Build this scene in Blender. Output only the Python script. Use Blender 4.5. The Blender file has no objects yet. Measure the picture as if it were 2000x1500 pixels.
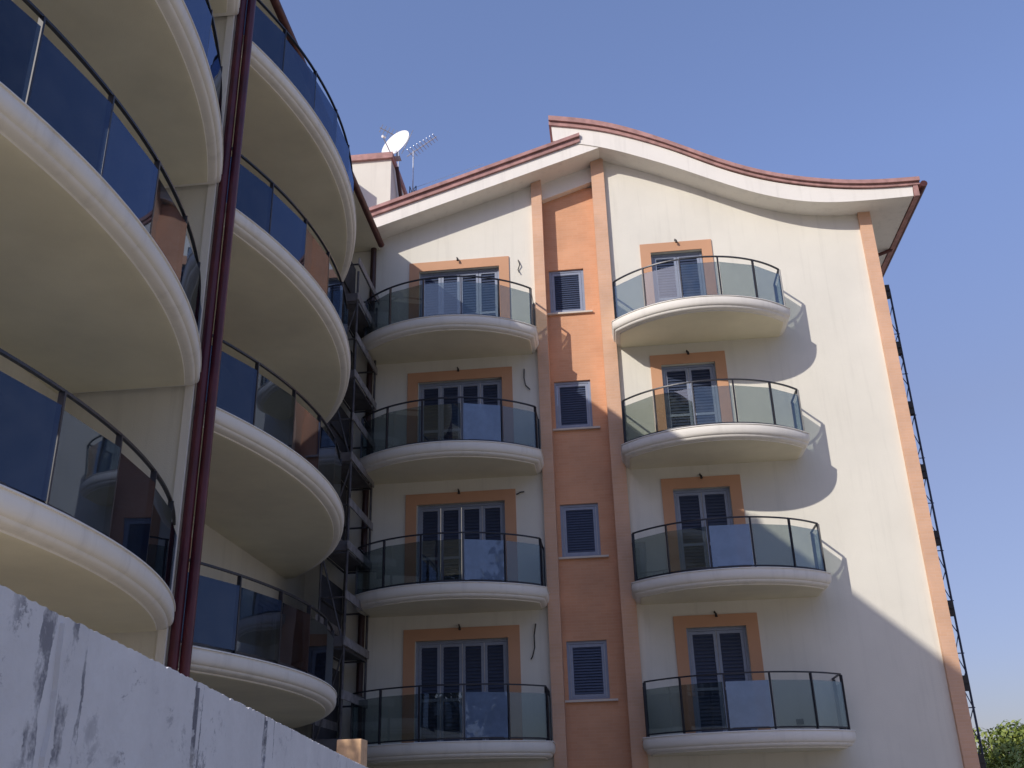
import bpy, bmesh, math, random
import numpy as np
from mathutils import Vector, Matrix
random.seed(7)
R = math.radians
scene = bpy.context.scene
col = scene.collection

# ------------------------------------------------------------------ camera
cam_d = bpy.data.cameras.new("camera")
cam_o = bpy.data.objects.new("camera", cam_d)
col.objects.link(cam_o)
scene.camera = cam_o
cam_d.sensor_fit = 'HORIZONTAL'
cam_d.sensor_width = 36.0
cam_d.lens = 1950.0 / 2000.0 * 36.0
cam_d.clip_start = 0.05
cam_d.clip_end = 3000.0
rx = Vector((0.99388514, 0.10718146, -0.02654163))
ry = Vector((0.06685433, -0.39280955, 0.91718654))
rz = Vector((0.08787959, -0.9133525, -0.39757312))
m = Matrix((rx, ry, rz)).transposed().to_4x4()
m.translation = Vector((1.0893, -22.0299, 0.0))
cam_o.matrix_world = m
scene.render.resolution_x = 1024
scene.render.resolution_y = 768

# ------------------------------------------------------------------ world, sun, exposure
SUN_TRAVEL = Vector((0.79, 1.0, -0.728))
elev = math.asin(0.728 / SUN_TRAVEL.length)
world = bpy.data.worlds.new("World")
scene.world = world
world.use_nodes = True
wn = world.node_tree
bg = wn.nodes["Background"]
sky = wn.nodes.new("ShaderNodeTexSky")
sky.sky_type = 'NISHITA'
sky.sun_disc = False
sky.sun_elevation = elev
sky.sun_rotation = math.atan2(-0.79, -1.0) % (2 * math.pi)
sky.altitude = 200.0
sky.air_density = 1.0
sky.dust_density = 0.6
sky.ozone_density = 2.2
tint = wn.nodes.new("ShaderNodeMix"); tint.data_type = 'RGBA'; tint.blend_type = 'MULTIPLY'
tint.inputs[0].default_value = 1.0; tint.inputs[7].default_value = (1.06, 0.98, 1.01, 1)
wn.links.new(sky.outputs[0], tint.inputs[6])
tcw = wn.nodes.new("ShaderNodeTexCoord")
sepw = wn.nodes.new("ShaderNodeSeparateXYZ"); wn.links.new(tcw.outputs['Generated'], sepw.inputs[0])
haze_r = wn.nodes.new("ShaderNodeValToRGB")
el = haze_r.color_ramp.elements
while len(el) < 5: el.new(0.5)
for e, (p_, c_) in zip(el, ((0.0, (0.24, 0.225, 0.26)), (0.12, (0.38, 0.345, 0.40)), (0.34, (0.67, 0.57, 0.58)), (0.55, (0.92, 0.86, 0.93)), (0.8, (1.06, 1.0, 1.06)))):
    e.position = p_; e.color = (*c_, 1)
wn.links.new(sepw.outputs[2], haze_r.inputs[0])
cap = wn.nodes.new("ShaderNodeMix"); cap.data_type = 'RGBA'; cap.blend_type = 'MULTIPLY'
cap.inputs[0].default_value = 1.0
wn.links.new(tint.outputs[2], cap.inputs[6]); wn.links.new(haze_r.outputs[0], cap.inputs[7])
wn.links.new(cap.outputs[2], bg.inputs[0])
bg.inputs[1].default_value = 0.15
sun_d = bpy.data.lights.new("sun", 'SUN')
sun_d.energy = 2.4
sun_d.angle = R(0.55)
sun_d.color = (1.0, 0.93, 0.83)
sun_o = bpy.data.objects.new("sun", sun_d)
sun_o.rotation_euler = SUN_TRAVEL.to_track_quat('-Z', 'Y').to_euler()
sun_o.location = (-40, -60, 40)
col.objects.link(sun_o)
scene.view_settings.view_transform = 'Standard'
scene.view_settings.look = 'None'
scene.view_settings.gamma = 1.0
scene.view_settings.exposure = 0.54
scene.cycles.max_bounces = 10
scene.cycles.transparent_max_bounces = 24

# ------------------------------------------------------------------ materials
def new_mat(name):
    mt = bpy.data.materials.new(name)
    mt.use_nodes = True
    nt = mt.node_tree
    return mt, nt, nt.nodes["Principled BSDF"]

def N(nt, kind, **kw):
    n = nt.nodes.new(kind)
    for k, v in kw.items():
        if k in n.inputs:
            n.inputs[k].default_value = v
        else:
            setattr(n, k, v)
    return n

def ramp(nt, src, stops):
    r = nt.nodes.new("ShaderNodeValToRGB")
    el = r.color_ramp.elements
    while len(el) < len(stops):
        el.new(0.5)
    for e, (p, c) in zip(el, stops):
        e.position = p
        e.color = (*c, 1) if len(c) == 3 else c
    nt.links.new(src, r.inputs[0])
    return r

def coords(nt, scale=(1, 1, 1)):
    tc = nt.nodes.new("ShaderNodeTexCoord")
    mp = nt.nodes.new("ShaderNodeMapping")
    mp.inputs['Scale'].default_value = scale
    nt.links.new(tc.outputs['Object'], mp.inputs[0])
    return mp.outputs[0]

def mixc(nt, fac, a, b, mode='MIX'):
    mx = nt.nodes.new("ShaderNodeMix")
    mx.data_type = 'RGBA'
    mx.blend_type = mode
    for val, idx in ((fac, 0), (a, 6), (b, 7)):
        if hasattr(val, 'links'):
            nt.links.new(val, mx.inputs[idx])
        elif idx == 0:
            mx.inputs[0].default_value = val
        else:
            mx.inputs[idx].default_value = (*val, 1)
    return mx.outputs[2]

def plaster(name, c, var=0.08, grain=0.25, rough=0.85, streak=0.0):
    mt, nt, p = new_mat(name)
    v = coords(nt)
    n1 = N(nt, "ShaderNodeTexNoise", Scale=0.55, Detail=6.0, Roughness=0.6)
    nt.links.new(v, n1.inputs['Vector'])
    d = tuple(x * (1 - var) for x in c)
    l = tuple(min(1, x * (1 + var * 0.5)) for x in c)
    r = ramp(nt, n1.outputs[0], [(0.3, d), (0.7, l)])
    out = r.outputs[0]
    if streak > 0:
        v2 = coords(nt, (3.0, 3.0, 0.18))
        n3 = N(nt, "ShaderNodeTexNoise", Scale=1.6, Detail=5.0, Roughness=0.65)
        nt.links.new(v2, n3.inputs['Vector'])
        r3 = ramp(nt, n3.outputs[0], [(0.52, (1, 1, 1)), (0.75, (1 - streak,) * 3)])
        out = mixc(nt, 1.0, out, r3.outputs[0], 'MULTIPLY')
    nt.links.new(out, p.inputs['Base Color'])
    p.inputs['Roughness'].default_value = rough
    n2 = N(nt, "ShaderNodeTexNoise", Scale=60.0, Detail=4.0)
    nt.links.new(v, n2.inputs['Vector'])
    b = N(nt, "ShaderNodeBump", Strength=grain, Distance=0.01)
    nt.links.new(n2.outputs[0], b.inputs['Height'])
    nt.links.new(b.outputs[0], p.inputs['Normal'])
    return mt

def brick(name, c, c2, mortar):
    mt, nt, p = new_mat(name)
    tc = nt.nodes.new("ShaderNodeTexCoord")
    sp = nt.nodes.new("ShaderNodeSeparateXYZ")
    nt.links.new(tc.outputs['Object'], sp.inputs[0])
    ad = N(nt, "ShaderNodeMath", operation='ADD')
    nt.links.new(sp.outputs[0], ad.inputs[0]); nt.links.new(sp.outputs[1], ad.inputs[1])
    cb = nt.nodes.new("ShaderNodeCombineXYZ")
    nt.links.new(ad.outputs[0], cb.inputs[0]); nt.links.new(sp.outputs[2], cb.inputs[1])
    t = N(nt, "ShaderNodeTexBrick", Scale=1.0)
    t.inputs['Brick Width'].default_value = 0.26
    t.inputs['Row Height'].default_value = 0.068
    t.inputs['Mortar Size'].default_value = 0.006
    t.inputs['Color1'].default_value = (*c, 1)
    t.inputs['Color2'].default_value = (*c2, 1)
    t.inputs['Mortar'].default_value = (*mortar, 1)
    nt.links.new(cb.outputs[0], t.inputs['Vector'])
    n1 = N(nt, "ShaderNodeTexNoise", Scale=1.3, Detail=5.0)
    nt.links.new(tc.outputs['Object'], n1.inputs['Vector'])
    r = ramp(nt, n1.outputs[0], [(0.3, (0.86, 0.86, 0.86)), (0.7, (1.06, 1.04, 1.02))])
    nt.links.new(mixc(nt, 1.0, t.outputs[0], r.outputs[0], 'MULTIPLY'), p.inputs['Base Color'])
    p.inputs['Roughness'].default_value = 0.85
    b = N(nt, "ShaderNodeBump", Strength=0.35, Distance=0.008)
    b.invert = True
    nt.links.new(t.outputs[1], b.inputs['Height'])
    nt.links.new(b.outputs[0], p.inputs['Normal'])
    return mt

def simple(name, c, rough=0.5, metal=0.0, var=0.12, scale=8.0):
    mt, nt, p = new_mat(name)
    v = coords(nt)
    n1 = N(nt, "ShaderNodeTexNoise", Scale=scale, Detail=4.0)
    nt.links.new(v, n1.inputs['Vector'])
    r = ramp(nt, n1.outputs[0], [(0.3, tuple(x * (1 - var) for x in c)), (0.7, tuple(min(1, x * (1 + var)) for x in c))])
    nt.links.new(r.outputs[0], p.inputs['Base Color'])
    p.inputs['Roughness'].default_value = rough
    p.inputs['Metallic'].default_value = metal
    return mt

def glass_mat(name, tint, f0, gl, painted_refl=0.0):
    mt = bpy.data.materials.new(name)
    mt.use_nodes = True
    nt = mt.node_tree
    nt.nodes.remove(nt.nodes["Principled BSDF"])
    out = nt.nodes["Material Output"]
    lw = N(nt, "ShaderNodeLayerWeight", Blend=0.5)
    pw = N(nt, "ShaderNodeMath", operation='POWER'); pw.inputs[1].default_value = 2.6
    nt.links.new(lw.outputs['Facing'], pw.inputs[0])
    ml = N(nt, "ShaderNodeMath", operation='MULTIPLY_ADD')
    ml.inputs[1].default_value = 1.0 - f0; ml.inputs[2].default_value = f0
    nt.links.new(pw.outputs[0], ml.inputs[0])
    tr = nt.nodes.new("ShaderNodeBsdfTransparent"); tr.inputs[0].default_value = (*tint, 1)
    gs = nt.nodes.new("ShaderNodeBsdfGlossy"); gs.inputs[0].default_value = (*gl, 1)
    gs.inputs['Roughness'].default_value = 0.015
    n1 = N(nt, "ShaderNodeTexNoise", Scale=1.1, Detail=1.0)
    tc = nt.nodes.new("ShaderNodeTexCoord"); nt.links.new(tc.outputs['Object'], n1.inputs['Vector'])
    b = N(nt, "ShaderNodeBump", Strength=0.06, Distance=0.05)
    nt.links.new(n1.outputs[0], b.inputs['Height']); nt.links.new(b.outputs[0], gs.inputs['Normal'])
    base = tr
    # dust and smears dried on the pane, plus the pale painted sky reflection
    nd = N(nt, "ShaderNodeTexNoise", Scale=3.5, Detail=7.0, Roughness=0.7); nt.links.new(tc.outputs['Object'], nd.inputs['Vector'])
    lo, hi = (0.0, 0.05) if painted_refl == 0 else (painted_refl * 0.8, painted_refl * 1.1)
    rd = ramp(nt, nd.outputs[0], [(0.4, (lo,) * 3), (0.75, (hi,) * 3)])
    df = nt.nodes.new("ShaderNodeBsdfDiffuse"); df.inputs[0].default_value = (0.27, 0.37, 0.56, 1) if painted_refl else (0.5, 0.5, 0.48, 1)
    md = nt.nodes.new("ShaderNodeMixShader")
    nt.links.new(rd.outputs[0], md.inputs[0]); nt.links.new(tr.outputs[0], md.inputs[1]); nt.links.new(df.outputs[0], md.inputs[2])
    base = md
    mx = nt.nodes.new("ShaderNodeMixShader")
    nt.links.new(ml.outputs[0], mx.inputs[0]); nt.links.new(base.outputs[0], mx.inputs[1]); nt.links.new(gs.outputs[0], mx.inputs[2])
    nt.links.new(mx.outputs[0], out.inputs['Surface'])
    return mt

def concrete_mat():
    mt, nt, p = new_mat("board_marked_concrete")
    v = coords(nt)
    def mth(op, a, b=None, c=None):
        n = N(nt, "ShaderNodeMath", operation=op)
        for i, q in enumerate((a, b, c)):
            if q is None: continue
            if hasattr(q, 'links'): nt.links.new(q, n.inputs[i])
            else: n.inputs[i].default_value = q
        return n.outputs[0]
    def noise(vec, sc, det=6.0, ro=0.6, dist=0.0):
        n = N(nt, "ShaderNodeTexNoise", Scale=sc, Detail=det, Roughness=ro, Distortion=dist)
        nt.links.new(vec, n.inputs['Vector']); return n.outputs[0]
    def step(src, lo, hi):
        return ramp(nt, src, [(lo, (0, 0, 0)), (hi, (1, 1, 1))]).outputs[0]
    base = ramp(nt, noise(v, 2.2, 9.0, 0.68), [(0.28, (0.62, 0.61, 0.605)), (0.72, (0.82, 0.81, 0.80))]).outputs[0]
    pale = step(noise(coords(nt, (1.0, 1.0, 2.2)), 3.0, 8.0, 0.7), 0.55, 0.72)
    base = mixc(nt, mth('MULTIPLY', pale, 0.55), base, (0.82, 0.82, 0.82))
    sp = nt.nodes.new("ShaderNodeSeparateXYZ"); nt.links.new(v, sp.inputs[0])
    wob = noise(coords(nt, (4.0, 4.0, 2.0)), 1.6, 7.0, 0.75)
    xw = mth('ADD', sp.outputs[0], mth('MULTIPLY', mth('SUBTRACT', wob, 0.5), 0.11))
    brk = step(noise(coords(nt, (3.0, 3.0, 2.6)), 2.2, 7.0, 0.72), 0.46, 0.55)
    dark = None
    for xs_, wd in ((0.165, 0.022), (0.265, 0.018), (0.33, 0.006), (1.03, 0.014), (1.10, 0.006), (1.86, 0.013), (2.02, 0.004), (3.1, 0.012), (-0.35, 0.010), (-0.9, 0.012)):
        dd = mth('ABSOLUTE', mth('SUBTRACT', xw, xs_))
        q = mth('LESS_THAN', dd, wd)
        dark = q if dark is None else mth('MAXIMUM', dark, q)
    dark = mth('MULTIPLY', dark, brk)
    # scuffs lying along the board lines
    sc = step(noise(coords(nt, (2.6, 2.6, 5.0)), 2.1, 10.0, 0.76, 0.3), 0.545, 0.59)
    rg = step(noise(v, 2.3, 5.0), 0.46, 0.58)
    dark = mth('MAXIMUM', dark, mth('MULTIPLY', mth('MULTIPLY', sc, rg), 0.85))
    base = mixc(nt, mth('MULTIPLY', dark, 0.85), base, (0.17, 0.17, 0.195))
    nt.links.new(base, p.inputs['Base Color'])
    p.inputs['Roughness'].default_value = 0.9
    b = N(nt, "ShaderNodeBump", Strength=0.4, Distance=0.006)
    nt.links.new(noise(v, 45.0, 6.0), b.inputs['Height'])
    nt.links.new(b.outputs[0], p.inputs['Normal'])
    return mt

def leaf_mat(name, a, b_):
    mt, nt, p = new_mat(name)
    g = nt.nodes.new("ShaderNodeNewGeometry")
    r = ramp(nt, g.outputs['Random Per Island'], [(0.0, a), (1.0, b_)])
    nt.links.new(r.outputs[0], p.inputs['Base Color'])
    p.inputs['Roughness'].default_value = 0.55
    try:
        p.inputs['Transmission Weight'].default_value = 0.0
    except Exception:
        pass
    return mt

M = dict(
    cream=plaster("cream_stucco", (0.745, 0.72, 0.635), 0.07, 0.35, streak=0.10),
    soffit=plaster("cream_slab_paint", (0.80, 0.75, 0.575), 0.15, 0.2),
    white=plaster("pale_moulding_paint", (0.82, 0.79, 0.725), 0.06, 0.15, streak=0.13),
    orange=plaster("orange_trim_paint", (0.59, 0.325, 0.19), 0.09, 0.2, 0.8),
    pil=brick("pilaster_brick", (0.675, 0.415, 0.27), (0.695, 0.44, 0.30), (0.68, 0.45, 0.32)),
    brick=brick("orange_brick", (0.665, 0.345, 0.195), (0.695, 0.375, 0.22), (0.68, 0.39, 0.245)),
    metal=simple("dark_rail_metal", (0.030, 0.032, 0.042), 0.4, 0.3),
    alu=simple("grey_blue_shutter_paint", (0.26, 0.30, 0.39), 0.4, 0.0, 0.06),
    louvre=simple("slate_louvre_paint", (0.048, 0.066, 0.12), 0.4, 0.0, 0.08),
    pipe=simple("oxblood_pipe_paint", (0.095, 0.017, 0.026), 0.38, 0.0, 0.25, 3.0),
    darkpipe=simple("dark_brown_pipe_paint", (0.045, 0.018, 0.018), 0.45),
    tile=simple("red_roof_tile", (0.40, 0.225, 0.205), 0.8, 0.0, 0.25, 5.0),
    copper=simple("dark_gutter_copper", (0.10, 0.032, 0.026), 0.5, 0.2, 0.3),
    sill=plaster("travertine_sill", (0.66, 0.60, 0.52), 0.08, 0.2),
    glass=glass_mat("tinted_glass", (0.63, 0.67, 0.65), 0.09, (0.78, 0.90, 1.0)),
    painted_refl_glass=glass_mat("painted_refl_glass", (0.45, 0.5, 0.52), 0.08, (0.8, 0.9, 1.0), 0.5),  # bright sky reflection painted into the pane as pale diffuse colour
    blue_glass=glass_mat("blue_tinted_glass", (0.22, 0.28, 0.36), 0.06, (0.33, 0.40, 0.55)),
    concrete=concrete_mat(),
    wood=simple("pine_post", (0.62, 0.40, 0.23), 0.7, 0.0, 0.15, 20.0),
    steel=simple("weathered_scaffold_steel", (0.085, 0.082, 0.09), 0.6, 0.4, 0.35, 6.0),
    plank=simple("pale_grey_plank", (0.24, 0.23, 0.235), 0.8, 0.0, 0.3, 5.0),
    sheet=simple("dark_debris_sheet", (0.055, 0.055, 0.065), 0.85, 0.0, 0.35, 2.0),
    board=simple("grey_scaffold_board", (0.12, 0.115, 0.125), 0.85, 0.0, 0.3, 3.0),
    mast=simple("blue_black_mast_steel", (0.035, 0.045, 0.085), 0.5, 0.3),
    dish=simple("white_dish_paint", (0.82, 0.82, 0.80), 0.45, 0.0, 0.03),
    galv=simple("galvanised_tube", (0.55, 0.57, 0.60), 0.4, 0.6),
    cable=simple("black_cable", (0.03, 0.028, 0.028), 0.6),
    leafd=leaf_mat("dark_leaf", (0.09, 0.14, 0.02), (0.26, 0.30, 0.06)),
    leafl=leaf_mat("light_leaf", (0.16, 0.22, 0.03), (0.33, 0.38, 0.07)),
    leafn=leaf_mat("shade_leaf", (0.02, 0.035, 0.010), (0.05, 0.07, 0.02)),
    bark=simple("bark", (0.12, 0.085, 0.06), 0.9, 0.0, 0.3, 12.0),
    ground=plaster("pale_building_site_earth", (0.42, 0.36, 0.265), 0.2, 0.5, 0.95),
)

# ------------------------------------------------------------------ mesh builder
class MB:
    def __init__(self):
        self.v = []; self.f = []
    def add(self, vs, fs):
        o = len(self.v)
        self.v += [tuple(a) for a in vs]
        self.f += [tuple(i + o for i in f) for f in fs]
        return self
    def box(self, x0, x1, y0, y1, z0, z1, T=None):
        vs = [(x, y, z) for z in (z0, z1) for y in (y0, y1) for x in (x0, x1)]
        if T: vs = [T(*a) for a in vs]
        return self.add(vs, [(0, 2, 3, 1), (4, 5, 7, 6), (0, 1, 5, 4), (2, 6, 7, 3), (0, 4, 6, 2), (1, 3, 7, 5)])
    def bar(self, a, b, w, h=None, up=(0, 0, 1)):
        a, b = Vector(a), Vector(b); h = h or w
        d = (b - a).normalized(); u = Vector(up)
        if abs(d.dot(u)) > 0.98: u = Vector((1, 0, 0)) if abs(d.x) < 0.9 else Vector((0, 1, 0))
        s = d.cross(u).normalized(); t = s.cross(d).normalized()
        vs = [p + s * (i * w / 2) + t * (j * h / 2) for p in (a, b) for i, j in ((-1, -1), (1, -1), (1, 1), (-1, 1))]
        return self.add(vs, [(0, 1, 2, 3), (7, 6, 5, 4), (0, 4, 5, 1), (1, 5, 6, 2), (2, 6, 7, 3), (3, 7, 4, 0)])
    def tube(self, pts, r, n=8, closed=False):
        pts = [Vector(p) for p in pts]; rings = []
        rs = r if isinstance(r, (list, tuple)) else [r] * len(pts)
        ref = None
        for i, p in enumerate(pts):
            d = (pts[min(i + 1, len(pts) - 1)] - pts[max(i - 1, 0)]).normalized()
            if ref is None:
                ref = Vector((0, 0, 1)) if abs(d.z) < 0.9 else Vector((1, 0, 0))
            s = d.cross(ref).normalized(); t = s.cross(d).normalized()
            ref = t
            rings.append([p + (s * math.cos(2 * math.pi * k / n) + t * math.sin(2 * math.pi * k / n)) * rs[i] for k in range(n)])
        vs = [q for rg in rings for q in rg]; fs = []
        for i in range(len(pts) - 1):
            for k in range(n):
                a, b = i * n + k, i * n + (k + 1) % n
                fs.append((a, b, b + n, a + n))
        fs.append(tuple(range(n))); fs.append(tuple((len(pts) - 1) * n + k for k in reversed(range(n))))
        return self.add(vs, fs)
    def prism(self, poly, y0, y1, T=None):
        """poly: list of (x,z), extruded in y"""
        n = len(poly)
        vs = [(x, y0, z) for x, z in poly] + [(x, y1, z) for x, z in poly]
        if T: vs = [T(*a) for a in vs]
        fs = [tuple(range(n)), tuple(reversed(range(n, 2 * n)))]
        fs += [(i, i + n, (i + 1) % n + n, (i + 1) % n) for i in range(n)]
        return self.add(vs, fs)
    def strip_prism(self, top, bot, y0, y1):
        """two matching open profiles (x,z); quads, so curved outlines triangulate cleanly"""
        n = len(top)
        vs = [(x, y, z) for y in (y0, y1) for pr in (top, bot) for x, z in pr]
        T0, B0, T1, B1 = 0, n, 2 * n, 3 * n
        fs = []
        for i in range(n - 1):
            fs += [(T0 + i, T0 + i + 1, B0 + i + 1, B0 + i), (T1 + i, B1 + i, B1 + i + 1, T1 + i + 1),
                   (T0 + i, T1 + i, T1 + i + 1, T0 + i + 1), (B0 + i, B0 + i + 1, B1 + i + 1, B1 + i)]
        fs += [(T0, B0, B1, T1), (T0 + n - 1, T1 + n - 1, B1 + n - 1, B0 + n - 1)]
        return self.add(vs, fs)
    def build(self, name, mat, parent=None, smooth=None, loc=None):
        me = bpy.data.meshes.new(name)
        me.from_pydata(self.v, [], self.f)
        bm = bmesh.new(); bm.from_mesh(me)
        bmesh.ops.recalc_face_normals(bm, faces=bm.faces)
        bm.to_mesh(me); bm.free()
        me.materials.append(M[mat])
        o = bpy.data.objects.new(name, me)
        col.objects.link(o)
        if parent: o.parent = parent
        if smooth:
            for p in me.polygons: p.use_smooth = True
            me.set_sharp_from_angle(angle=R(smooth))
        if loc: o.location = loc
        return o

def thing(name, label, cat, group=None, loc=(0, 0, 0)):
    o = bpy.data.objects.new(name, None); o.location = loc
    o.empty_display_size = 0.3
    col.objects.link(o)
    o["label"] = label; o["category"] = cat
    if group: o["group"] = group
    return o
def tag(o, label, cat, group=None):
    o["label"] = label; o["category"] = cat
    if group: o["group"] = group
    return o

# ------------------------------------------------------------------ parametric pieces, in a wall frame (u along, v out, z up)
GT = lambda u, v, z: (u, -v, z)                 # the gable wall
XF = -5.9
LT = lambda u, v, z: (XF + v, u, z)             # the long wall of the other block

def offset_poly(pts, d):
    """inward offset (towards the wall) of an open outline running u0 -> u1, ends kept on the wall"""
    P = [Vector(p) for p in pts]; n = len(P); out = []
    nr = []
    for i in range(n - 1):
        e = (P[i + 1] - P[i]).normalized()
        nr.append(Vector((e.y, -e.x)))
    for i in range(n):
        if i == 0: q = P[0] + nr[0] * d
        elif i == n - 1: q = P[-1] + nr[-1] * d
        else:
            b = (nr[i - 1] + nr[i]); b.normalize()
            q = P[i] + b * (d / max(0.3, b.dot(nr[i])))
        out.append(q)
    return out

def bow(u0, u1, side, apex, n=28):
    """outline: wall, short side, arc, short side, wall"""
    h = (u1 - u0) / 2; s = apex - side
    rad = (h * h + s * s) / (2 * s)
    cu, cv = (u0 + u1) / 2, apex - rad
    a = math.asin(h / rad)
    arc = [(cu + rad * math.sin(t), cv + rad * math.cos(t)) for t in np.linspace(-a, a, n)]
    return [(u0, 0.0)] + arc + [(u1, 0.0)], (cu, cv, rad)

def arc_slab(uc, apex, rad, ua, ub, n=36):
    """outline cut from one circle: it runs from ua to ub and its far point lies apex in front of the wall"""
    cv = apex - rad
    t0, t1 = math.asin((ua - uc) / rad), math.asin((ub - uc) / rad)
    arc = [(uc + rad * math.sin(t), cv + rad * math.cos(t)) for t in np.linspace(t0, t1, n)]
    return [(ua, 0.0)] + arc + [(ub, 0.0)], (uc, cv, rad)

PROFILE = [(0.07, 0.018), (-0.008, 0.018), (-0.016, 0.010), (-0.016, 0.0), (0.004, -0.003), (-0.006, -0.04), (-0.008, -0.09), (-0.002, -0.14), (0.012, -0.18), (0.034, -0.205),
           (0.05, -0.212), (0.052, -0.236), (0.075, -0.262), (0.115, -0.278), (0.16, -0.284), (0.165, -0.304), (0.19, -0.31), (0.24, -0.31)]
THIN = [(0.07, 0.018), (-0.008, 0.018), (-0.016, 0.010), (-0.016, 0.0), (0.004, -0.003), (-0.006, -0.04), (-0.008, -0.085), (-0.003, -0.125), (0.010, -0.158), (0.03, -0.176),
        (0.05, -0.182), (0.052, -0.20), (0.075, -0.218), (0.115, -0.23), (0.165, -0.234), (0.17, -0.252), (0.21, -0.26), (0.26, -0.26)]

grnd = random.Random(12)
def balcony(T, shape, z, npan, parent, inset=(0.11, 0.11), rh=1.07, prof=PROFILE, glass='glass', refl_panes=(), lean=0.0):
    line, (cu, cv, rad) = shape
    side_panels = (inset[0] > 0.03, inset[1] > 0.03)
    rings = [[T(p.x, max(p.y, 0.0), z + dz) for p in offset_poly(line, d)] for d, dz in prof]
    mb = MB(); n = len(line)
    vs = [q for r_ in rings for q in r_]; fs = []
    for j in range(len(rings) - 1):
        for i in range(n - 1):
            b0 = j * n + i
            fs.append((b0, b0 + 1, b0 + n + 1, b0 + n))
    fs.append(tuple(range(n))); fs.append(tuple((len(rings) - 1) * n + i for i in reversed(range(n))))
    fs.append(tuple(j * n for j in range(len(rings)))); fs.append(tuple(j * n + n - 1 for j in reversed(range(len(rings)))))
    mb.add(vs, fs)
    slab = mb.build('balcony', 'soffit', parent, smooth=48)
    slab.data.materials.append(M['white'])
    k = 0
    for p in slab.data.polygons:
        zc = p.center.z
        if len(p.vertices) == 4 and zc > z + prof[-1][1] + 0.006: p.material_index = 1
    # railing line
    rad2 = rad - 0.11
    a0 = math.asin((line[0][0] + inset[0] - cu) / rad2); a2 = math.asin((line[-1][0] - inset[1] - cu) / rad2)
    arc = [Vector((cu + rad2 * math.sin(t), cv + rad2 * math.cos(t))) for t in np.linspace(a0, a2, 40)]
    rl = ([Vector((arc[0].x, 0.0))] if side_panels[0] else []) + arc + ([Vector((arc[-1].x, 0.0))] if side_panels[1] else [])
    hr = MB()
    path = [T(p[0], max(p[1], 0.0), z + rh) for p in rl]
    w = []
    for d, dz in ((-0.02, 0.0), (-0.02, -0.026), (0.02, -0.026), (0.02, 0.0)):
        w.append([T(p.x, max(p.y, 0.0), z + rh + dz) for p in offset_poly(rl, d)])
    n2 = len(rl); vs = [q for r_ in w for q in r_]; fs = []
    for j in range(4):
        for i in range(n2 - 1):
            b0, b1 = j * n2 + i, ((j + 1) % 4) * n2 + i
            fs.append((b0, b0 + 1, b1 + 1, b1))
    fs.append((0, n2, 2 * n2, 3 * n2)); fs.append((n2 - 1, 4 * n2 - 1, 3 * n2 - 1, 2 * n2 - 1))
    hr.add(vs, fs)
    # slim lower rail that carries the panes
    w = []
    for d, dz in ((-0.014, 0.085), (-0.014, 0.055), (0.014, 0.055), (0.014, 0.085)):
        w.append([T(p.x, max(p.y, 0.0), z + dz) for p in offset_poly(rl, d)])
    hr.add([q for r_ in w for q in r_], fs)
    hr.build('handrail', 'metal', slab)
    ang = np.linspace(a0, a2, npan + 1)
    P = [Vector((cu + rad2 * math.sin(t), cv + rad2 * math.cos(t))) for t in ang]
    seq = list(P)
    if side_panels[0]: seq = [Vector((P[0].x, 0.03))] + seq
    if side_panels[1]: seq = seq + [Vector((P[-1].x, 0.03))]
    for i, p in enumerate(seq):
        b = MB()
        if i == 0: e = (seq[1] - p)
        elif i == len(seq) - 1: e = (p - seq[i - 1])
        else: e = (seq[i + 1] - seq[i - 1])
        e.normalize(); nn = Vector((-e.y, e.x))
        q = [p + e * (sx * 0.012) + nn * (sy * 0.030 + 0.012) for sx, sy in ((-1, -1), (1, -1), (1, 1), (-1, 1))]
        b.add([T(c_.x, c_.y, zz) for zz in (z + 0.03, z + rh - 0.03) for c_ in q],
              [(0, 1, 2, 3), (4, 7, 6, 5), (0, 4, 5, 1), (1, 5, 6, 2), (2, 6, 7, 3), (3, 7, 4, 0)])
        b.build('rail_post', 'metal', slab)
    for i in range(len(seq) - 1):
        p, q = seq[i], seq[i + 1]
        e = (q - p).normalized(); nn = Vector((-e.y, e.x))
        kk = lean + grnd.uniform(-0.007, 0.007)
        p2, q2 = p + e * 0.026 + nn * (0.018 - kk), q - e * 0.026 + nn * (0.018 + kk)
        g = MB()
        cs = [p2, q2, q2 + nn * 0.010, p2 + nn * 0.010]
        g.add([T(c_.x, c_.y, zz) for zz in (z + 0.075, z + rh - 0.165) for c_ in cs],
              [(0, 1, 2, 3), (4, 7, 6, 5), (0, 4, 5, 1), (1, 5, 6, 2), (2, 6, 7, 3), (3, 7, 4, 0)])
        go_ = g.build('glass_panel', 'painted_refl_glass' if i in refl_panes else glass, slab)
        if i in refl_panes: go_['label'] = 'pane with a pale sky reflection painted in'
    return slab

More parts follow.
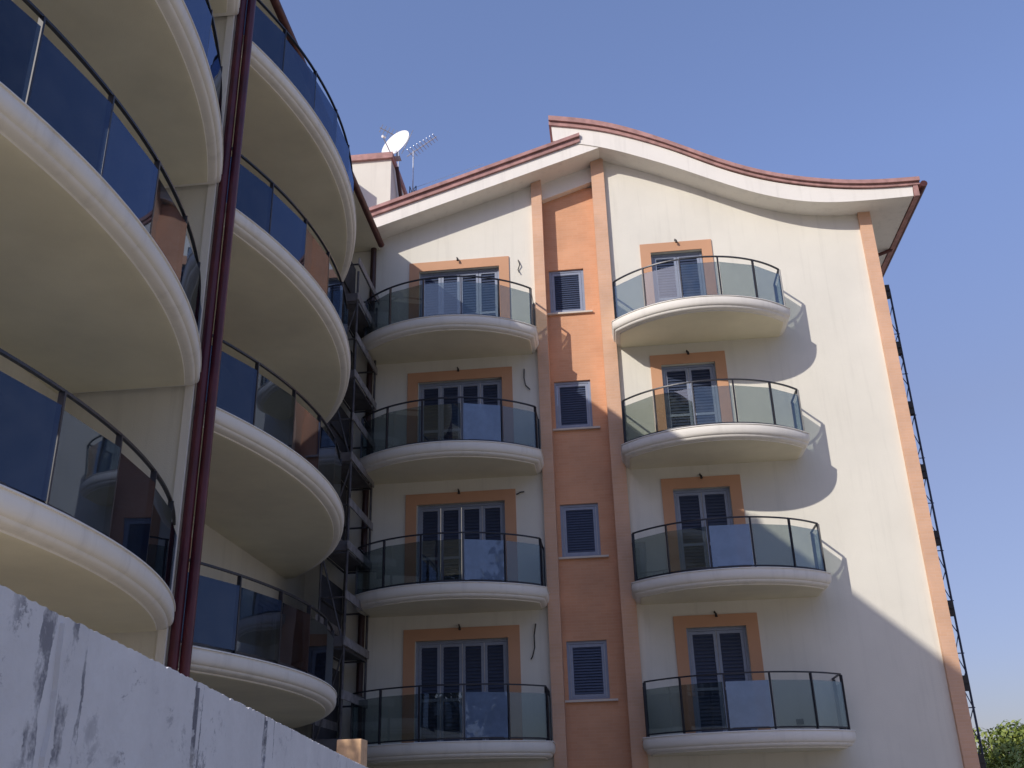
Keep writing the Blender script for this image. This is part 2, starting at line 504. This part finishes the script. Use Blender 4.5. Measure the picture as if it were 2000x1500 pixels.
def wall_with_holes(mb, T, u0, u1, z0, z1, holes, t=0.3):
    us = sorted({u0, u1, *[h[0] for h in holes], *[h[1] for h in holes]})
    zs = sorted({z0, z1, *[h[2] for h in holes], *[h[3] for h in holes]})
    vid = {}; vs = []; fs = []
    def V(u, z, b):
        k = (round(u, 4), round(z, 4), b)
        if k not in vid:
            vid[k] = len(vs); vs.append(T(u, -t if b else 0.0, z))
        return vid[k]
    def inhole(u, z):
        return any(h[0] < u < h[1] and h[2] < z < h[3] for h in holes)
    for i in range(len(us) - 1):
        for j in range(len(zs) - 1):
            if inhole((us[i] + us[i + 1]) / 2, (zs[j] + zs[j + 1]) / 2): continue
            a, b, c, d = us[i], us[i + 1], zs[j], zs[j + 1]
            fs.append((V(a, c, 0), V(b, c, 0), V(b, d, 0), V(a, d, 0)))
            fs.append((V(a, c, 1), V(a, d, 1), V(b, d, 1), V(b, c, 1)))
    for h in holes:
        a, b, c, d = h
        for (p, q) in (((a, c), (b, c)), ((b, c), (b, d)), ((b, d), (a, d)), ((a, d), (a, c))):
            # split edges along the grid so that they share vertices
            pts = [p, q]
            if p[0] == q[0]:
                pts = [(p[0], z) for z in zs if min(p[1], q[1]) <= z <= max(p[1], q[1])]
            else:
                pts = [(u, p[1]) for u in us if min(p[0], q[0]) <= u <= max(p[0], q[0])]
            for r_, s_ in zip(pts, pts[1:]):
                fs.append((V(*r_, 0), V(*s_, 0), V(*s_, 1), V(*r_, 1)))
    mb.add(vs, fs)

def louvred(T, u0, u1, z0, z1, leaves, parent, name='door', rec=0.10, slat=0.075):
    """frame with shutter leaves, set back rec behind the wall face"""
    fw = 0.06
    f = MB()
    f.box(u0, u0 + fw, -rec - 0.06, -rec, z0, z1, T); f.box(u1 - fw, u1, -rec - 0.06, -rec, z0, z1, T)
    f.box(u0 + fw, u1 - fw, -rec - 0.06, -rec, z1 - fw, z1, T)
    f.box(u0 + fw, u1 - fw, -rec - 0.06, -rec, z0, z0 + 0.04, T)
    fr = f.build(name, 'alu', parent)
    w = (u1 - u0 - 2 * fw) / leaves
    for i in range(leaves):
        a = u0 + fw + i * w + 0.006; b = a + w - 0.012
        c, d = z0 + 0.045, z1 - fw - 0.006
        l = MB(); st = 0.062
        y0, y1 = -rec - 0.055, -rec - 0.012
        l.box(a, a + st, y0, y1, c, d, T); l.box(b - st, b, y0, y1, c, d, T)
        l.box(a + st, b - st, y0, y1, d - st, d, T); l.box(a + st, b - st, y0, y1, c, c + st, T)
        if d - c > 1.7:
            mid = c + 0.42 * (d - c); l.box(a + st, b - st, y0, y1, mid, mid + st, T)
        leaf = l.build('shutter_leaf', 'alu', fr)
        s = MB(); zz = c + st + 0.01
        while zz < d - st - 0.02:
            vs = [T(u, v_, z_) for u in (a + st, b - st) for v_, z_ in ((y0 + 0.006, zz + 0.055), (y1 - 0.008, zz), (y1 - 0.008, zz + 0.009), (y0 + 0.006, zz + 0.064))]
            s.add(vs, [(0, 1, 2, 3), (4, 7, 6, 5), (0, 4, 5, 1), (1, 5, 6, 2), (2, 6, 7, 3), (3, 7, 4, 0)])
            zz += slat
        s.box(a + st, b - st, y0 - 0.012, y0 + 0.002, c + st, d - st, T)
        s.build('louvre_slats', 'louvre', fr)
    return fr

def surround(T, u0, u1, z0, z1, wd, parent):
    s = MB()
    s.box(u0, u0 + wd, 0.0, 0.035, z0, z1 - wd, T); s.box(u1 - wd, u1, 0.0, 0.035, z0, z1 - wd, T)
    s.box(u0, u1, 0.0, 0.035, z1 - wd, z1, T)
    return s.build('door_surround', 'orange', parent)

# ------------------------------------------------------------------ ground
g = MB(); g.add([(-900, -900, -1.62), (900, -900, -1.62), (900, 900, -1.62), (-900, 900, -1.62)], [(0, 1, 2, 3)])
go = g.build('ground', 'ground'); go['kind'] = 'structure'

# ------------------------------------------------------------------ the sunlit gable block
GB = thing('gable_building', 'cream apartment block with a wavy red roof, orange brick stripe and round glass balconies', 'apartment block', loc=(0, 0, 0))
ZB = -1.6
FL = [10.66 - 3.1 * k for k in range(5)]
dl = [(-3.33, -1.27, f + 0.03, f + 2.240) for f in FL if f > ZB]
dr = [(2.56, 3.85, f + 0.03, f + 2.260) for f in FL if f > ZB]
w = MB(); wall_with_holes(w, GT, -6.6, -0.37, ZB, 13.1, dl)
w.prism([(-6.6, 13.1), (-0.37, 13.1), (-0.37, 15.35), (-6.6, 13.34)], 0.0, 0.3)
w.build('wall', 'cream', GB)
w = MB(); wall_with_holes(w, GT, 1.53, 8.0, ZB, 13.3, dr)
WB = [(0.29, 16.14), (1.6, 15.78), (2.5, 15.40), (3.4, 14.97), (4.35, 14.47), (5.5, 13.94), (6.6, 13.64), (7.8, 13.56), (8.96, 13.58)]
WT = [(0.26, 16.62), (1.6, 16.28), (2.5, 15.91), (3.4, 15.45), (4.35, 14.90), (5.5, 14.38), (6.6, 14.07), (7.8, 13.89), (8.98, 13.86)]
TT = [(0.20, 16.88), (1.6, 16.53), (2.5, 16.15), (3.4, 15.67), (4.35, 15.13), (5.5, 14.60), (6.6, 14.28), (7.8, 14.09), (9.15, 14.05)]
def smooth_curve(pts, n=50):
    """natural cubic spline through the points"""
    x = np.array([p[0] for p in pts]); y = np.array([p[1] for p in pts]); k = len(x)
    h = np.diff(x); A = np.eye(k); b = np.zeros(k)
    for i in range(1, k - 1):
        A[i, i - 1] = h[i - 1]; A[i, i] = 2 * (h[i - 1] + h[i]); A[i, i + 1] = h[i]
        b[i] = 6 * ((y[i + 1] - y[i]) / h[i] - (y[i] - y[i - 1]) / h[i - 1])
    m_ = np.linalg.solve(A, b); out = []
    for xv in np.linspace(x[0], x[-1], n):
        i = min(max(np.searchsorted(x, xv) - 1, 0), k - 2); t0, t1 = x[i + 1] - xv, xv - x[i]
        out.append((xv, m_[i] * t0 ** 3 / (6 * h[i]) + m_[i + 1] * t1 ** 3 / (6 * h[i]) + (y[i] / h[i] - m_[i] * h[i] / 6) * t0 + (y[i + 1] / h[i] - m_[i + 1] * h[i] / 6) * t1))
    return out
wb, wt, tt = smooth_curve(WB), smooth_curve(WT), smooth_curve(TT)
up = [(x, z + 0.12) for x, z in wb if 1.53 <= x <= 8.0]
up = [(1.53, up[0][1])] + up + [(8.0, up[-1][1])]
w.strip_prism(up, [(x, 13.3) for x, z in up], 0.0, 0.3)
w.box(7.7, 8.0, 0.302, 12.0, ZB, 13.8); w.box(-6.6, 8.0, 11.7, 12.0, ZB, 13.7)
w.build('wall', 'cream', GB)
# recessed brick stripe with its small windows
RY = 0.28
sw = [(-0.03, 0.85, f + 0.900, f + 2.130) for f in FL]
RT = lambda u, v, z: (u, RY - v, z)
w = MB(); wall_with_holes(w, RT, -0.37, 1.53, ZB, 15.2, sw, 0.25)
w.build('brick_panel', 'brick', GB)
for (a, b, c, d) in sw:
    wf = louvred(RT, a, b, c, d, 1, GB, 'window', 0.05, 0.06)
    MB().box(a - 0.13, b + 0.17, -0.03, 0.07, c - 0.055, c - 0.012, RT).build('window_sill', 'sill', wf)
# pale beam closing the stripe at the top
zl = lambda x: 14.83 + 0.335 * (x + 0.11)
MB().prism([(-0.36, zl(-0.36)), (1.52, zl(1.52)), (1.52, 16.1), (-0.36, 15.55)], 0.10, 0.5).build('beam', 'white', GB)
# brick pilasters
MB().box(-0.375, -0.11, -0.13, 0.27, ZB, 15.36).build('pilaster', 'pil', GB)
MB().box(1.215, 1.545, -0.13, 0.27, ZB, 15.86).build('pilaster', 'pil', GB)
MB().box(7.74, 8.03, -0.10, 0.33, ZB, 13.68).build('pilaster', 'pil', GB)
# doors
for f in FL:
    if f < ZB: continue
    surround(GT, -3.59, -1.02, f + 0.02, f + 2.480, 0.255, GB)
    louvred(GT, -3.335, -1.275, f + 0.03, f + 2.225, 4, GB, 'balcony_door')
    surround(GT, 2.31, 4.09, f + 0.02, f + 2.510, 0.255, GB)
    louvred(GT, 2.565, 3.835, f + 0.03, f + 2.255, 2, GB, 'balcony_door')
    for uc, zt in ((-2.35, f + 2.480), (3.2, f + 2.510)):
        l = MB(); l.tube([GT(uc, 0.0, zt + 0.05), GT(uc, 0.06, zt + 0.06), GT(uc + 0.02, 0.10, zt + 0.0)], 0.016)
        l.tube([GT(uc + 0.02, 0.10, zt + 0.01), GT(uc + 0.025, 0.11, zt - 0.06)], [0.022, 0.03])
        l.build('lamp_stub', 'cable', GB)
# balconies
REFL_PANES = [((), ()), ((4,), ()), ((4,), (3,)), ((4,), (3,))]  # panes per floor that carry the painted sky reflection
for f, (fa, fb) in zip(FL, REFL_PANES):
    balcony(GT, bow(-4.58, -0.34, 0.82, 1.76), f, 5, GB, rh=1.10, refl_panes=fa)
    balcony(GT, bow(1.47, 5.58, 0.82, 1.76), f, 5, GB, rh=1.10, refl_panes=fb)
# loose cables left hanging beside the doors
for k, pts in enumerate(([(-0.78, 13.0), (-0.74, 12.85), (-0.79, 12.72), (-0.76, 12.62)],
                         [(-0.72, 9.95), (-0.73, 9.7), (-0.70, 9.52), (-0.63, 9.43), (-0.6, 9.40)],
                         [(-1.0, 6.80), (-0.9, 6.84), (-0.82, 6.86)],
                         [(-0.66, 3.85), (-0.70, 3.6), (-0.70, 3.35), (-0.75, 3.15), (-0.79, 3.1)])):
    MB().tube([GT(x, 0.03 + 0.03 * (i % 2), z) for i, (x, z) in enumerate(pts)], 0.014, 6).build('loose_cable', 'cable', GB)
for k in (1, 2, 3):
    MB().box(4.62, 4.76, 0.0, 0.05, FL[k] + 0.22, FL[k] + 0.32, GT).build('wall_socket', 'cable', GB)
# roofs
zr = lambda x: 13.93 + 0.322 * (x + 4.4)
xs = np.linspace(-7.0, 1.46, 12)
rs = MB().strip_prism([(x, zr(x) + 0.36) for x in xs], [(x, zr(x)) for x in xs], -0.60, 12.3).build('roof', 'white', GB)
xs2 = np.linspace(-7.0, 0.98, 12)
MB().strip_prism([(x, zr(x) + 0.50) for x in xs2], [(x, zr(x) + 0.363) for x in xs2], -0.66, 12.35).build('roof_tiles', 'tile', rs)
MB().strip_prism([(x, zr(x) + 0.60) for x in xs2], [(x, zr(x) + 0.503) for x in xs2], -0.72, 12.35).build('roof_tiles', 'tile', rs)
rw = MB().strip_prism(wt, wb, -0.625, 12.3).build('wavy_roof', 'white', GB, smooth=30)
mid = [(a[0], (a[1] * 0.45 + b[1] * 0.55)) for a, b in zip(tt, wt)]
MB().strip_prism([(x, z - 0.0015) for x, z in mid], [(x, z + 0.003) for (x, _), (_, z) in zip(mid, wt)], -0.68, 12.35).build('roof_tiles', 'tile', rw, smooth=30)
MB().strip_prism(tt, [(x, z + 0.0015) for x, z in mid], -0.74, 12.35).build('roof_tiles', 'tile', rw, smooth=30)
MB().box(8.985, 9.10, -0.66, 12.3, 13.56, 13.86).build('end_board', 'tile', rw)
gt = MB(); gt.tube([(9.2, -0.8, 13.80), (9.2, 12.3, 13.80)], 0.085, 10); gt.build('gutter', 'copper', rw, smooth=50)
MB().box(0.30, 0.75, -0.50, 12.3, 15.98, 16.13).build('ridge_board', 'copper', rw)
# rainwater pipes of this block
dp = MB(); dp.tube([(9.15, 1.9, 13.75), (9.0, 1.9, 13.55), (8.25, 1.9, 13.30), (8.12, 1.9, 13.1), (8.12, 1.9, ZB)], 0.05, 8); dp.build('downpipe', 'copper', GB, smooth=50)
dp = MB(); dp.tube([(-4.52, -0.11, 13.75), (-4.52, -0.11, ZB)], 0.075, 10); dp.build('downpipe', 'darkpipe', GB, smooth=50)
# stair head block on the roof
ch = MB().box(-6.35, -4.86, 3.0, 5.1, 13.6, 18.72).build('roof_block', 'cream', GB)
MB().box(-6.45, -4.80, 2.90, 5.2, 18.722, 18.93).build('coping', 'tile', ch)
MB().tube([(-4.74, 3.25, 18.6), (-4.74, 4.2, 17.6), (-4.74, 5.0, 16.4), (-4.74, 5.0, 15.4)], 0.06, 8).build('roof_pipe', 'darkpipe', ch)

MB().box(-9.2, -6.46, 1.5, 4.6, 13.2, 18.45).build('roof_block', 'cream', GB)

# ------------------------------------------------------------------ dish and aerials on the roof block
D = thing('satellite_dish', 'white oval satellite dish on top of the roof block', 'satellite dish', loc=(-4.75, 3.3, 18.93))
dm = MB(); n = 28; rings = 7; ax = Vector((-0.40, -0.80, 0.28)).normalized()
s_ = ax.cross(Vector((0, 0, 1))).normalized(); t_ = s_.cross(ax)
vs = []; fs = []
for side in (0, 1):
    for j in range(rings + 1):
        rr = 0.57 * j / rings
        for k in range(n):
            a = 2 * math.pi * k / n
            p = s_ * (rr * 0.92 * math.cos(a)) + t_ * (rr * 1.02 * math.sin(a)) + ax * (0.32 * rr * rr - 0.012 * side) + Vector((0.02, -0.1, 0.43))
            vs.append(p)
for side in (0, 1):
    o_ = side * (rings + 1) * n
    for j in range(rings):
        for k in range(n):
            a, b = o_ + j * n + k, o_ + j * n + (k + 1) % n
            fs.append((a, b, b + n, a + n))
o_ = (rings + 1) * n
for k in range(n):
    a, b = rings * n + k, rings * n + (k + 1) % n
    fs.append((a, b, b + o_, a + o_))
dm.add(vs, fs); dm.build('reflector', 'dish', D, smooth=60)
c_ = Vector((0.02, -0.1, 0.43))
ad = MB(); ad.tube([c_ - t_ * 0.57 + ax * 0.1, c_ - t_ * 0.30 + ax * 0.62], 0.018, 6); ad.build('feed_arm', 'galv', D)
fd = MB(); fd.tube([c_ - t_ * 0.30 + ax * 0.66, c_ - t_ * 0.22 + ax * 0.54], [0.045, 0.03], 8); fd.build('feed_horn', 'dish', D)
sd = MB(); sd.tube([(0, 0, 0), (0, 0.02, 0.35), c_ - ax * 0.05], 0.032, 8); sd.box(-0.45, 0.12, -0.12, 0.12, 0.0, 0.03); sd.build('stand', 'galv', D)

def yagi(name, label, base, h, aim, length, nel, el, refl):
    a = thing(name, label, 'tv aerial', loc=base)
    MB().tube([(0, 0, 0), (0, 0, h)], 0.022, 6).build('mast', 'galv', a)
    d = Vector(aim).normalized(); s = d.cross(Vector((0, 0, 1))).normalized()
    b0 = Vector((0, 0, h - 0.08)) - d * 0.25
    MB().tube([b0, b0 + d * length], 0.016, 6).build('boom', 'galv', a)
    e = MB()
    for k in range(nel):
        c = b0 + d * (0.15 + (length - 0.2) * k / max(1, nel - 1)); hw = el * (1 - 0.35 * k / nel)
        e.tube([c - s * hw, c + s * hw], 0.011, 5)
    if refl:
        upv = s.cross(d)
        for q in np.linspace(-0.28, 0.28, 5):
            c = b0 - d * 0.05 + upv * q
            e.tube([c - s * el * 1.1, c + s * el * 1.1], 0.011, 5)
        e.tube([b0 - d * 0.05 - upv * 0.3, b0 - d * 0.05 + upv * 0.3], 0.014, 5)
    e.build('elements', 'galv', a)
    return a
yagi('tv_aerial', 'thin tv aerial high above the white dish', (-4.95, 4.4, 18.93), 1.75, (-0.9, -0.5, 0.35), 0.95, 7, 0.30, True)
yagi('tv_aerial', 'long tv aerial pointing up and right beside the white dish', (-4.42, 4.2, 16.0), 3.9, (0.88, -0.25, 0.40), 1.15, 9, 0.26, False)
yagi('tv_aerial', 'short dark tv aerial to the left of the white dish', (-5.55, 4.0, 18.93), 0.75, (-0.6, -0.7, 0.1), 0.35, 3, 0.13, False)
LM = thing('lattice_mast', 'dark lattice mast standing against the right side of the roof block', 'aerial mast', loc=(-4.42, 4.3, 15.2))
lm = MB()
for dx, dy in ((-0.1, -0.1), (0.1, -0.1), (0.0, 0.1)): lm.tube([(dx, dy, 0), (dx, dy, 3.3)], 0.018, 5)
lm.build('uprights', 'mast', LM)
lc = MB()
for k in range(11):
    z0 = k * 0.3
    for (a, b) in (((-0.1, -0.1), (0.1, -0.1)), ((0.1, -0.1), (0, 0.1)), ((0, 0.1), (-0.1, -0.1))):
        if k % 2: a, b = b, a
        lc.tube([(*a, z0), (*b, z0 + 0.3)], 0.012, 4)
lc.build('lacing', 'mast', LM)
MB().tube([(0, 0, 3.3), (1.2, -1.2, 2.75), (2.6, -2.6, 2.1)], 0.006, 4).build('guy_wire', 'galv', LM)

# ------------------------------------------------------------------ the shaded block with the long row of balconies
AB = thing('apartment_building', 'shaded cream apartment block with big overlapping curved balconies and twin red pipes', 'apartment block', loc=(0, 0, 0))
YE = -17.95
ZR, ZL = 11.27, 11.63
RF = [ZR - 3.1 * k for k in range(5)]; LFl = [ZL - 3.1 * k for k in range(5)]
holes = []
for f in RF: holes += [(-8.9, -6.6, f + 0.03, f + 2.2)]
for f in LFl: holes += [(-16.2, -13.9, f + 0.03, f + 2.1)]
zsb = 13.62
w = MB(); wall_with_holes(w, LT, YE, -3.4, ZB, zsb, [h for h in holes if h[3] < zsb and h[2] > ZB])
wall_with_holes(w, LT, -3.4, 0.0, ZB, zsb, [(-2.9, -1.5, f + 0.9, f + 2.2) for f in RF if f > ZB])
w.box(XF - 9.7, XF - 0.302, YE, YE + 0.3, ZB, zsb)
w.box(XF - 10, XF - 9.7, YE, 0.0, ZB, zsb)
w.build('wall', 'cream', AB)
for h in holes:
    if h[3] > zsb or h[2] < ZB: continue
    surround(LT, h[0] - 0.25, h[1] + 0.25, h[2] - 0.01, h[3] + 0.25, 0.25, AB)
    louvred(LT, h[0], h[1], h[2], h[3], 4, AB, 'balcony_door')
for f in RF:
    if f > ZB: louvred(LT, -2.9, -1.5, f + 0.9, f + 2.2, 2, AB, 'window')
MB().box(XF + 0.001, -4.16, -10.63, -10.40, ZB, 13.6).build('fin_wall', 'cream', AB)
MB().box(-4.25, -4.14, -10.665, -10.632, ZB, 13.6).build('lit_fin_strip', 'white', AB)  # added white strip: fin edge coloured brighter where more light reaches it
for f in RF[:4]:
    balcony(LT, arc_slab(-7.1, -XF - 3.42, 9.0, -10.395, -1.15), f, 9, AB, (0.0, 0.11), prof=THIN, glass='blue_glass', lean=0.020)
for f in LFl[:4]:
    balcony(LT, arc_slab(-14.35, -XF - 3.29, 9.0, -17.93, -10.635), f, 7, AB, (0.11, 0.02), prof=THIN, glass='blue_glass', lean=0.020)
pp = MB()
pp.tube([(-4.075, -10.56, 13.6), (-4.075, -10.56, ZB)], 0.064, 12); pp.build('downpipe', 'pipe', AB, smooth=50)
pp = MB()
pp.tube([(-3.95, -10.50, 13.6), (-3.95, -10.50, ZB)], 0.064, 12); pp.build('downpipe', 'pipe', AB, smooth=50)
MB().tube([LT(-9.6 + 0.22 * math.sin(t), 0.05 + 0.12 * math.cos(t), 4.55 + 0.2 * math.cos(t)) for t in np.linspace(-0.5, 4.6, 14)], 0.016, 6).build('loose_cable', 'cable', AB)
# roof: eave soffit, gutter, tiles
rf = MB().strip_prism([(-4.38, 13.78), (-16.5, 16.9)], [(-4.38, 13.62), (-16.5, 13.625)], YE - 0.5, -0.02).build('roof', 'soffit', AB)
MB().strip_prism([(-4.34, 13.90), (-16.6, 17.05)], [(-4.34, 13.785), (-16.6, 16.93)], YE - 0.55, -0.03).build('roof_tiles', 'tile', rf)
gt = MB(); gt.tube([(-4.32, YE - 0.5, 13.70), (-4.32, -0.15, 13.70)], 0.085, 10); gt.build('gutter', 'copper', rf, smooth=50)


# ------------------------------------------------------------------ scaffold in the corner between the blocks
S = thing('scaffold', 'dark grey scaffold with plank decks in the corner between the two blocks', 'scaffold', loc=(-4.56, -1.05, ZB))
x0, x1, y0, y1 = -0.34, 0.20, -1.05, 0.80
topz = 13.4
for (x, y) in ((x0, y0), (x1, y0), (x0, y1), (x1, y1)):
    MB().tube([(x, y, 0), (x, y, topz)], 0.028, 8).build('standard', 'steel', S)
lv = np.arange(0.9, topz - 0.5, 1.95)
for k, z in enumerate(lv):
    MB().box(x0 + 0.02, x1 - 0.02, y0, y1, z, z + 0.05).build('deck', 'board', S)
    for zz in (z - 0.03, z + 1.0):
        l = MB()
        l.tube([(x0, y0, zz), (x1, y0, zz)], 0.022, 6); l.tube([(x0, y0, zz), (x0, y1, zz)], 0.022, 6)
        l.tube([(x1, y0, zz), (x1, y1, zz)], 0.022, 6); l.tube([(x0, y1, zz), (x1, y1, zz)], 0.022, 6)
        l.build('ledger', 'steel', S)
    sh = MB(); sh.box(x0 - 0.04, x0 - 0.02, y0 + 0.05, y1 - 0.05, z + 0.12, z + 1.93 - 0.2 * (k % 3))
    sh.build('side_sheet', 'sheet', S)
    tb = MB(); tb.box(x0, x1, y0 - 0.035, y0 - 0.012, z + 0.02, z + 0.22); tb.build('toe_board', 'board', S)
    for xg, dz in ((x1 + 0.03, 0.03), (x1 + 0.03, 0.95), (x0 - 0.03, 0.5)):
        gb = MB(); gb.box(xg - 0.014, xg + 0.014, y0 - 0.1, y1 + 0.1, z + dz, z + dz + 0.17)
        gb.build('guard_board', 'plank', S)
    if k < len(lv) - 1:
        b = MB(); b.tube([(x0, y0, z + 0.0), (x1, y0, z + 1.9)] if k % 2 else [(x1, y0, z + 0.0), (x0, y0, z + 1.9)], 0.02, 6)
        b.build('brace', 'steel', S)

# ------------------------------------------------------------------ thin lattice of scaffold seen past the right corner
RS = thing('scaffold', 'thin blue black lattice scaffold running down the right corner of the gable block', 'scaffold', loc=(8.2, 0.55, ZB))
h = 13.3
MB().tube([(0.13, 0, 0), (0.13, 0, h)], 0.024, 6).build('standard', 'mast', RS)
MB().tube([(0.0, 0.03, 0), (0.0, 0.03, h - 0.3)], 0.012, 6).build('standard', 'mast', RS)
l = MB(); z = 0.2; k = 0
while z < h - 0.5:
    st = 0.36 + 0.08 * math.sin(k * 2.3)
    a, b = (0.13, 0.0)
    l.tube([(a, 0, z), (b, 0.03, z + st)] if k % 2 else [(b, 0.03, z), (a, 0, z + st)], 0.011, 5)
    if k % 3 == 0: l.tube([(-0.12, 0.0, z), (0.17, 0.0, z)], 0.012, 5)
    z += st; k += 1
l.build('lacing', 'mast', RS)
for k in range(8):
    z = 2.35 + 1.55 * k
    c = MB(); c.box(-0.07, 0.11, -0.12, 0.10, z, z + 0.16); c.box(-0.02, 0.12, -0.09, 0.08, z - 0.14, z)
    c.build('clamp_bracket', 'cable', RS)

# ------------------------------------------------------------------ retaining wall and post in the foreground
# top edge: 0.30 above eye level, oblique to the blocks
A, Bp = Vector((0.28, -20.78)), Vector((-0.66, -14.4))
d = (Bp - A).normalized(); nrm = Vector((-d.y, d.x))
CW = thing('retaining_wall', 'grey stained concrete retaining wall in the foreground below the curved balconies', 'concrete wall', loc=(A.x, A.y, -1.62))
ang = math.atan2(d.y, d.x)
CW.rotation_euler = (0, 0, ang)
# local frame: +x along the wall away from the viewer, +y behind it
L0, L1, HT = -2.5, (Bp - A).length, 1.92
mb = MB(); nx = 700
top = []
random.seed(3)
for i in range(nx + 1):
    x = L0 + (L1 - L0) * i / nx
    top.append((x, HT + 0.003 * math.sin(x * 1.1) + random.uniform(-0.0022, 0.0015) - (0.005 if random.random() < 0.04 else 0)))
mb.strip_prism(top, [(x, 0.0) for x, z in top], 0.0, 0.25)
mb.build('wall_face', 'concrete', CW)
for i, (xs_, wd) in enumerate(((0.215, 0.022), (1.04, 0.018), (1.87, 0.015), (-0.9, 0.02))):
    j = MB(); zz = 0.0
    pts = []
    nseg = 40
    for q in range(nseg + 1):
        z = (HT - 0.012) * q / nseg
        pts.append((xs_ + random.uniform(-0.006, 0.006) + 0.02 * (1 - z / HT), z, wd * random.uniform(0.5, 1.0)))
    vs = []; fs = []
    for (x, z, w_) in pts: vs += [(x - w_ / 2, 0.01, z), (x - w_ / 4, -0.007, z), (x + w_ / 4, -0.006, z), (x + w_ / 2, 0.01, z)]
    for q in range(nseg):
        for e in range(3): fs.append((q * 4 + e, q * 4 + e + 1, q * 4 + e + 5, q * 4 + e + 4))
    fs += [(0, 1, 2, 3), (nseg * 4 + 3, nseg * 4 + 2, nseg * 4 + 1, nseg * 4)]
    j.add(vs, fs); j.build('formwork_seam', 'concrete', CW)
PO = thing('timber_post', 'sunlit square timber post standing behind the end of the concrete wall', 'post', loc=(-1.06, -13.9, -1.62))
p = MB(); p.box(-0.10, 0.10, 0.0, 0.2, 0.0, 2.215); po = p.build('post_shaft', 'wood', PO)
bv = po.modifiers.new('bevel', 'BEVEL'); bv.width = 0.008; bv.segments = 2

# ------------------------------------------------------------------ trees
def tree(name, label, loc, trunk_h, crown, nclump, nleaf, lsize, mat, seed, group=None):
    rnd = random.Random(seed)
    t = thing(name, label, 'tree', group, loc)
    tr = MB()
    cz = trunk_h + crown[2] * 0.75
    tr.tube([(0, 0, 0), (0.05, 0.02, trunk_h * 0.6), (0.0, 0.05, trunk_h), (0.05, 0, cz)], [0.22, 0.17, 0.13, 0.05], 9)
    cl = []
    for k in range(nclump):
        while True:
            q = Vector((rnd.uniform(-1, 1), rnd.uniform(-1, 1), rnd.uniform(-1, 1)))
            if 0.35 < q.length < 1: break
        q = q.normalized() * (0.45 + 0.5 * rnd.random())
        c = Vector((q.x * crown[0], q.y * crown[1], cz + q.z * crown[2]))
        cl.append((c, rnd.uniform(0.28, 0.5) * min(crown)))
        if k % 3 == 0: tr.tube([(0, 0, trunk_h * 0.75), c * 0.5 + Vector((0, 0, cz * 0.4)), c], [0.09, 0.05, 0.015], 5)
    tr.build('trunk', 'bark', t, smooth=60)
    lf = MB()
    for c, r_ in cl:
        for k in range(nleaf):
            dv = Vector((rnd.gauss(0, 1), rnd.gauss(0, 1), rnd.gauss(0, 1))).normalized() * r_ * rnd.random() ** 0.4
            dv.z *= 0.8
            p = c + dv
            a = Vector((rnd.gauss(0, 1), rnd.gauss(0, 1), rnd.gauss(0, 1))).normalized()
            nn = (dv.normalized() + Vector((rnd.gauss(0, .6), rnd.gauss(0, .6), rnd.gauss(0.5, .6)))).normalized()
            a = (a - nn * a.dot(nn)).normalized(); b = nn.cross(a)
            s = lsize * rnd.uniform(0.6, 1.2)
            lf.add([p - a * s, p - b * s * 0.45, p + a * s, p + b * s * 0.45], [(0, 1, 2, 3)])
    lo = lf.build('crown', mat, t)
    return t
tree('leafy_tree', 'dark green bushy tree behind the lower right corner of the gable block', (19.6, 30.0, -1.6), 1.6, (2.9, 2.6, 2.1), 60, 130, 0.16, 'leafd', 11)
tree('leafy_tree', 'pale yellow green tree in front of the dark tree at the lower right', (16.95, 20.0, -1.6), 1.35, (1.5, 1.5, 1.4), 40, 130, 0.11, 'leafl', 5)

# dark wood on the far side of the street, seen only as the silhouettes in the glass
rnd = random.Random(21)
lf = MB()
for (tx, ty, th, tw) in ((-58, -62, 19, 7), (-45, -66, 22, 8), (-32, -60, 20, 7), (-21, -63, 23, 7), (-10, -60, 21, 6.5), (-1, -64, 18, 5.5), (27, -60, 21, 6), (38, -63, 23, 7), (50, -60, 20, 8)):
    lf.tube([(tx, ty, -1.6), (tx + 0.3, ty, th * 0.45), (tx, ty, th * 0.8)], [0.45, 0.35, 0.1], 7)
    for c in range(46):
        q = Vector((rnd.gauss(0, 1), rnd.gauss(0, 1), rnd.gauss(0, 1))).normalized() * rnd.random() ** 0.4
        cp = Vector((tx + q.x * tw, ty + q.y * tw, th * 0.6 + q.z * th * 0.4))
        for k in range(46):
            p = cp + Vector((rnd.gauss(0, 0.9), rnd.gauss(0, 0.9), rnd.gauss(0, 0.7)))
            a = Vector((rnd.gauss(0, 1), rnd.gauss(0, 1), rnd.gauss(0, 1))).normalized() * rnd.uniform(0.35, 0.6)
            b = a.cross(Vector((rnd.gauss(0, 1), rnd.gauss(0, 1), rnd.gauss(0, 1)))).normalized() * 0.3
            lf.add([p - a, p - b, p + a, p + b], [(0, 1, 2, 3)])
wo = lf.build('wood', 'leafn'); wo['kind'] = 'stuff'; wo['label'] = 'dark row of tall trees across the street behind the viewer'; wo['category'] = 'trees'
